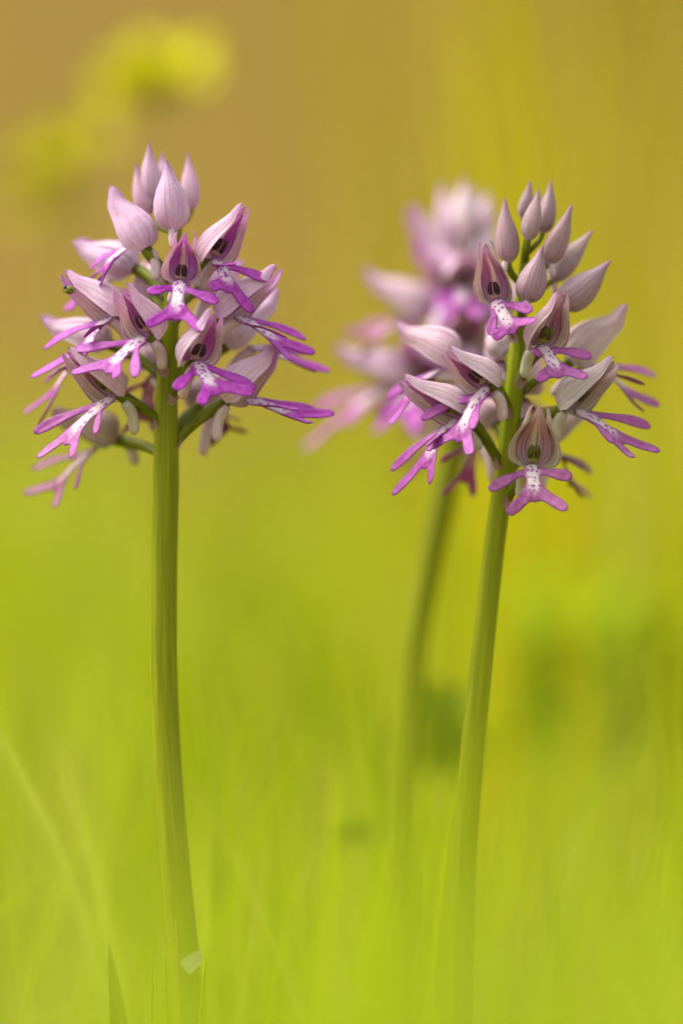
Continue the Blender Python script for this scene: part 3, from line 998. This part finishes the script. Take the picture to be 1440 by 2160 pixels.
FL_B = [
    dict(B=(1048, 636), d=-9, yaw=-14, T=(1019, 519), H=(1046, 646), AL=(1036, 700), AR=(1114, 652), C=(1080, 698), LL=(1044, 711), LR=(1122, 677), SP=(1060, 690), hw=3.5, open=1.2, viv=.55, s=.95),
    dict(B=(1144, 732), near=34, roll=8, d=-9, yaw=18, T=(1186, 626), H=(1138, 738), AL=(1128, 745), AR=(1236, 750), C=(1178, 790), LL=(1137, 799), LR=(1230, 793), S0=(1122, 740), SP=(1106, 797), hw=4.0, open=1.15, green=True),
    dict(B=(1262, 772), d=6, yaw=98, T=(1327, 658), H=(1202, 765), AL=(1347, 806), AR=(1370, 787), C=(1330, 835), LL=(1352, 862), LR=(1379, 850), SP=(1165, 835), hb=4.3, open=.6, viv=.2),
    dict(B=(1232, 872), roll=36, d=-4, yaw=62, T=(1302, 768), H=(1186, 865), AL=(1285, 926), AR=(1357, 895), C=(1308, 932), LL=(1328, 960), LR=(1377, 947), S0=(1190, 872), SP=(1176, 930), hb=4.1, OV=(1075, 905), green=True, viv=.25, open=1.0, col=(0.67, 0.58, 0.50)),
    dict(B=(1120, 984), d=-10, yaw=0, T=(1138, 864), H=(1122, 990), AL=(1041, 1027), AR=(1196, 1004), C=(1128, 1050), LL=(1077, 1078), LR=(1187, 1069), S0=(1105, 1000), SP=(1096, 1050), hw=4.5, open=1.2, green=True, viv=.15, col=(0.62, 0.56, 0.46), s=1.02),
    dict(B=(910, 793), d=6, yaw=-100, T=(826, 695), H=(965, 758), AL=(825, 832), AR=(850, 825), C=(850, 850), LL=(817, 876), LR=(828, 888), SP=(990, 810), hb=4.0, open=.7, viv=.8, col=(0.79, 0.60, 0.67)),
    dict(B=(1015, 828), near=56, roll=34, d=-9, yaw=-50, T=(939, 747), H=(1040, 818), AL=(900, 876), AR=(997, 896), C=(966, 925), LL=(909, 943), LR=(990, 952), S0=(1042, 830), SP=(1058, 888), hw=4.0, hb=3.9, OV=(1080, 875), open=1.15, viv=.6, col=(0.74, 0.60, 0.60)),
    dict(B=(948, 896), roll=42, d=-6, yaw=-72, T=(845, 808), H=(980, 878), AL=(837, 980), AR=(905, 935), C=(895, 980), LL=(838, 1032), LR=(908, 1012), SP=(1010, 950), OV=(1052, 985), hb=3.9, open=1.15, viv=.6, green=True),
    dict(B=(1180, 960), lipk=(.55, .45, .38), d=13, yaw=115, T=(1240, 862), H=(1140, 935), AL=(1225, 985), AR=(1239, 990), C=(1200, 1020), LL=(1225, 1045), LR=(1238, 1042), viv=.1, col=(0.55, 0.48, 0.38)),
    dict(B=(1050, 770), d=12, yaw=190, T=(1040, 690), H=(1075, 750), viv=.6),
    dict(B=(1110, 850), d=12, yaw=165, T=(1130, 760), H=(1090, 830), viv=.4),
    dict(B=(1010, 930), d=12, yaw=215, T=(985, 850), H=(1050, 900), viv=.5),
]
BUD_B = [((1061, 416), (1071, 556), 25, -2), ((1119, 380), (1102, 462), 16, 4), ((1136, 397), (1114, 507), 20, -4), ((1166, 380), (1143, 492), 21, 2),
         ((1144, 410), (1138, 462), 11, 6), ((1209, 431), (1152, 557), 25, 0), ((1252, 487), (1160, 592), 27, 5), ((1291, 555), (1180, 646), 37, 0), ((1145, 518), (1106, 638), 30, -8)]
STEM_B = [(1122, 440, 5), (1108, 520, 9), (1098, 640, 14), (1090, 760, 18), (1078, 880, 20), (1062, 1010, 21), (1042, 1150, 22), (1020, 1350, 23), (998, 1560, 25), (982, 1760, 25), (974, 1960, 26), (970, 2160, 26)]

FL_C = [
    dict(B=(925, 590), d=0, yaw=-60, T=(853, 444), H=(955, 575), s=1.1, open=.6, LL=(900, 640), LR=(930, 650), C=(915, 630), AL=(890, 620), AR=(940, 625)),
    dict(B=(940, 640), d=-8, yaw=-50, T=(866, 520), H=(970, 605), s=1.1, open=.75),
    dict(B=(850, 680), lipk=(.75, .62, .55), d=-4, yaw=-85, T=(757, 582), H=(905, 665), s=1.1, viv=.2, open=.7, LL=(738, 702), LR=(760, 745), C=(790, 710), AL=(770, 690), AR=(800, 715)),
    dict(B=(815, 820), d=-6, yaw=-85, T=(700, 748), H=(870, 800), s=1.1, viv=.5, open=.7, LL=(655, 935), LR=(690, 910), C=(735, 870), AL=(676, 858), AR=(740, 890)),
    dict(B=(975, 610), d=-14, yaw=0, T=(985, 540), H=(978, 605), s=1.1, AL=(925, 640), AR=(1030, 640), C=(972, 650), LL=(940, 665), LR=(1010, 665)),
    dict(B=(990, 740), d=-14, yaw=5, T=(985, 640), H=(985, 735), s=1.1, AL=(930, 770), AR=(1040, 770), open=1.2),
    dict(B=(880, 830), d=-10, yaw=-45, T=(850, 720), H=(920, 810), s=1.1, LL=(795, 905), LR=(880, 910), C=(840, 870), AL=(800, 870), AR=(880, 890), viv=1.0),
    dict(B=(1060, 700), d=-4, yaw=60, T=(1120, 600), H=(1020, 690), s=1.1),
    dict(B=(1080, 830), d=-2, yaw=75, T=(1150, 740), H=(1030, 820), s=1.1),
    dict(B=(920, 880), d=8, yaw=-120, T=(860, 790), H=(950, 860), s=1.1),
    dict(B=(1040, 900), d=6, yaw=110, T=(1090, 810), H=(1010, 880), s=1.1),
]
BUD_C = [((922, 384), (965, 520), 30, 0), ((974, 374), (985, 500), 32, -4), ((1031, 402), (1015, 505), 27, 0), ((995, 395), (1000, 490), 26, 6), ((1040, 470), (1010, 560), 28, -4)]
STEM_C = [(1000, 470, 8), (995, 600, 14), (985, 760, 20), (968, 920, 24), (940, 1040, 25), (905, 1200, 25), (876, 1360, 25), (860, 1560, 26), (850, 1760, 27), (846, 2000, 28)]

orA, baseA, fnA = orchid('orchid with vivid magenta lips and five pale closed buds on the straightest stem', STEM_A, 0, PAL_A, FL_A, BUD_A)
orB, baseB, fnB = orchid('dusky pink orchid with nine closed buds on a leaning stem', STEM_B, 2, PAL_B, FL_B, BUD_B)
orC, baseC, fnC = orchid('blurred pale pink orchid standing just behind the dusky pink orchid', STEM_C, 70, PAL_C, FL_C, BUD_C)

# pale sheath tip clasping the straight stem
P = []
for x_, y0_, y1_ in [(382, 2026, 2034), (391, 2019, 2046), (400, 2014, 2056), (411, 2008, 2047), (421, 2002, 2036), (427, 2012, 2026)]:
    dx_ = (x_ - 393) / PXMM
    dd = -(math.sqrt(max(2.85 ** 2 - dx_ ** 2, .3)) + .2)
    P.append([px(x_, y0_ + (y1_ - y0_) * k_ / 5, dd) for k_ in range(6)])
P = np.array(P)
V, f, mi, fa = sheet(P, np.array([px(398, 2040, 0)] * 6), .15, np.linspace(0, 1, 6)[None, :], np.linspace(0, 1, 6)[:, None])
link('sheath', w(V), f, [M['sheath'], M['sheath']], orA, baseA, fa, midx=mi)

# a tiny insect in one of the hoods
ic = px(147, 612, -7.2)
ib = w(ic)
bug = empty('insect', ib)
tag(bug, 'tiny round green insect with dark marks on a pale hood', 'insect')
BUGG = make_simple('insect_green', (0.11, 0.13, 0.006), (0.20, 0.21, 0.012), 3.0, .1, .3, .1)
BUGD = make_simple('insect_dark', (0.012, 0.014, 0.006), (0.03, 0.03, 0.01), 3.0, 0, .3, .1)


def blob(name, c, r, m, parent):
    a = np.linspace(0, np.pi, 9); b = np.linspace(0, 2 * np.pi, 12, endpoint=False)
    g = np.array([[c + np.array([r[0] * np.sin(x) * np.cos(y), r[1] * np.sin(x) * np.sin(y), r[2] * np.cos(x)]) for y in b] for x in a]).reshape(-1, 3)
    f = [[i * 12 + j, (i + 1) * 12 + j, (i + 1) * 12 + (j + 1) % 12, i * 12 + (j + 1) % 12] for i in range(8) for j in range(12)]
    return link(name, w(g), f, [m], parent, ib, g)


blob('abdomen', ic, (.95, .55, .85), BUGG, bug)
blob('head', ic + np.array([-.75, -.1, .55]), (.38, .34, .36), BUGD, bug)
for dx, dz in ((-.25, .1), (.35, .1), (.05, -.4)):
    blob('mark', ic + np.array([dx, -.42, dz]), (.2, .14, .22), BUGD, bug)
for k in range(6):
    a = math.radians((20, 0, -25, 160, 180, 205)[k])
    q0 = ic + np.array([math.cos(a) * .7, .1, math.sin(a) * .6])
    q1 = q0 + np.array([math.cos(a) * .4, -.1, math.sin(a) * .3 + .1]); q2 = q0 + np.array([math.cos(a) * .6, .5, math.sin(a) * .5 - .1])
    V, f, fa = tube(bez((q0, q1, q2), np.linspace(0, 1, 6)), np.full(6, .07), 5)
    link('leg', w(V), f, [BUGD], bug, ib, fa)
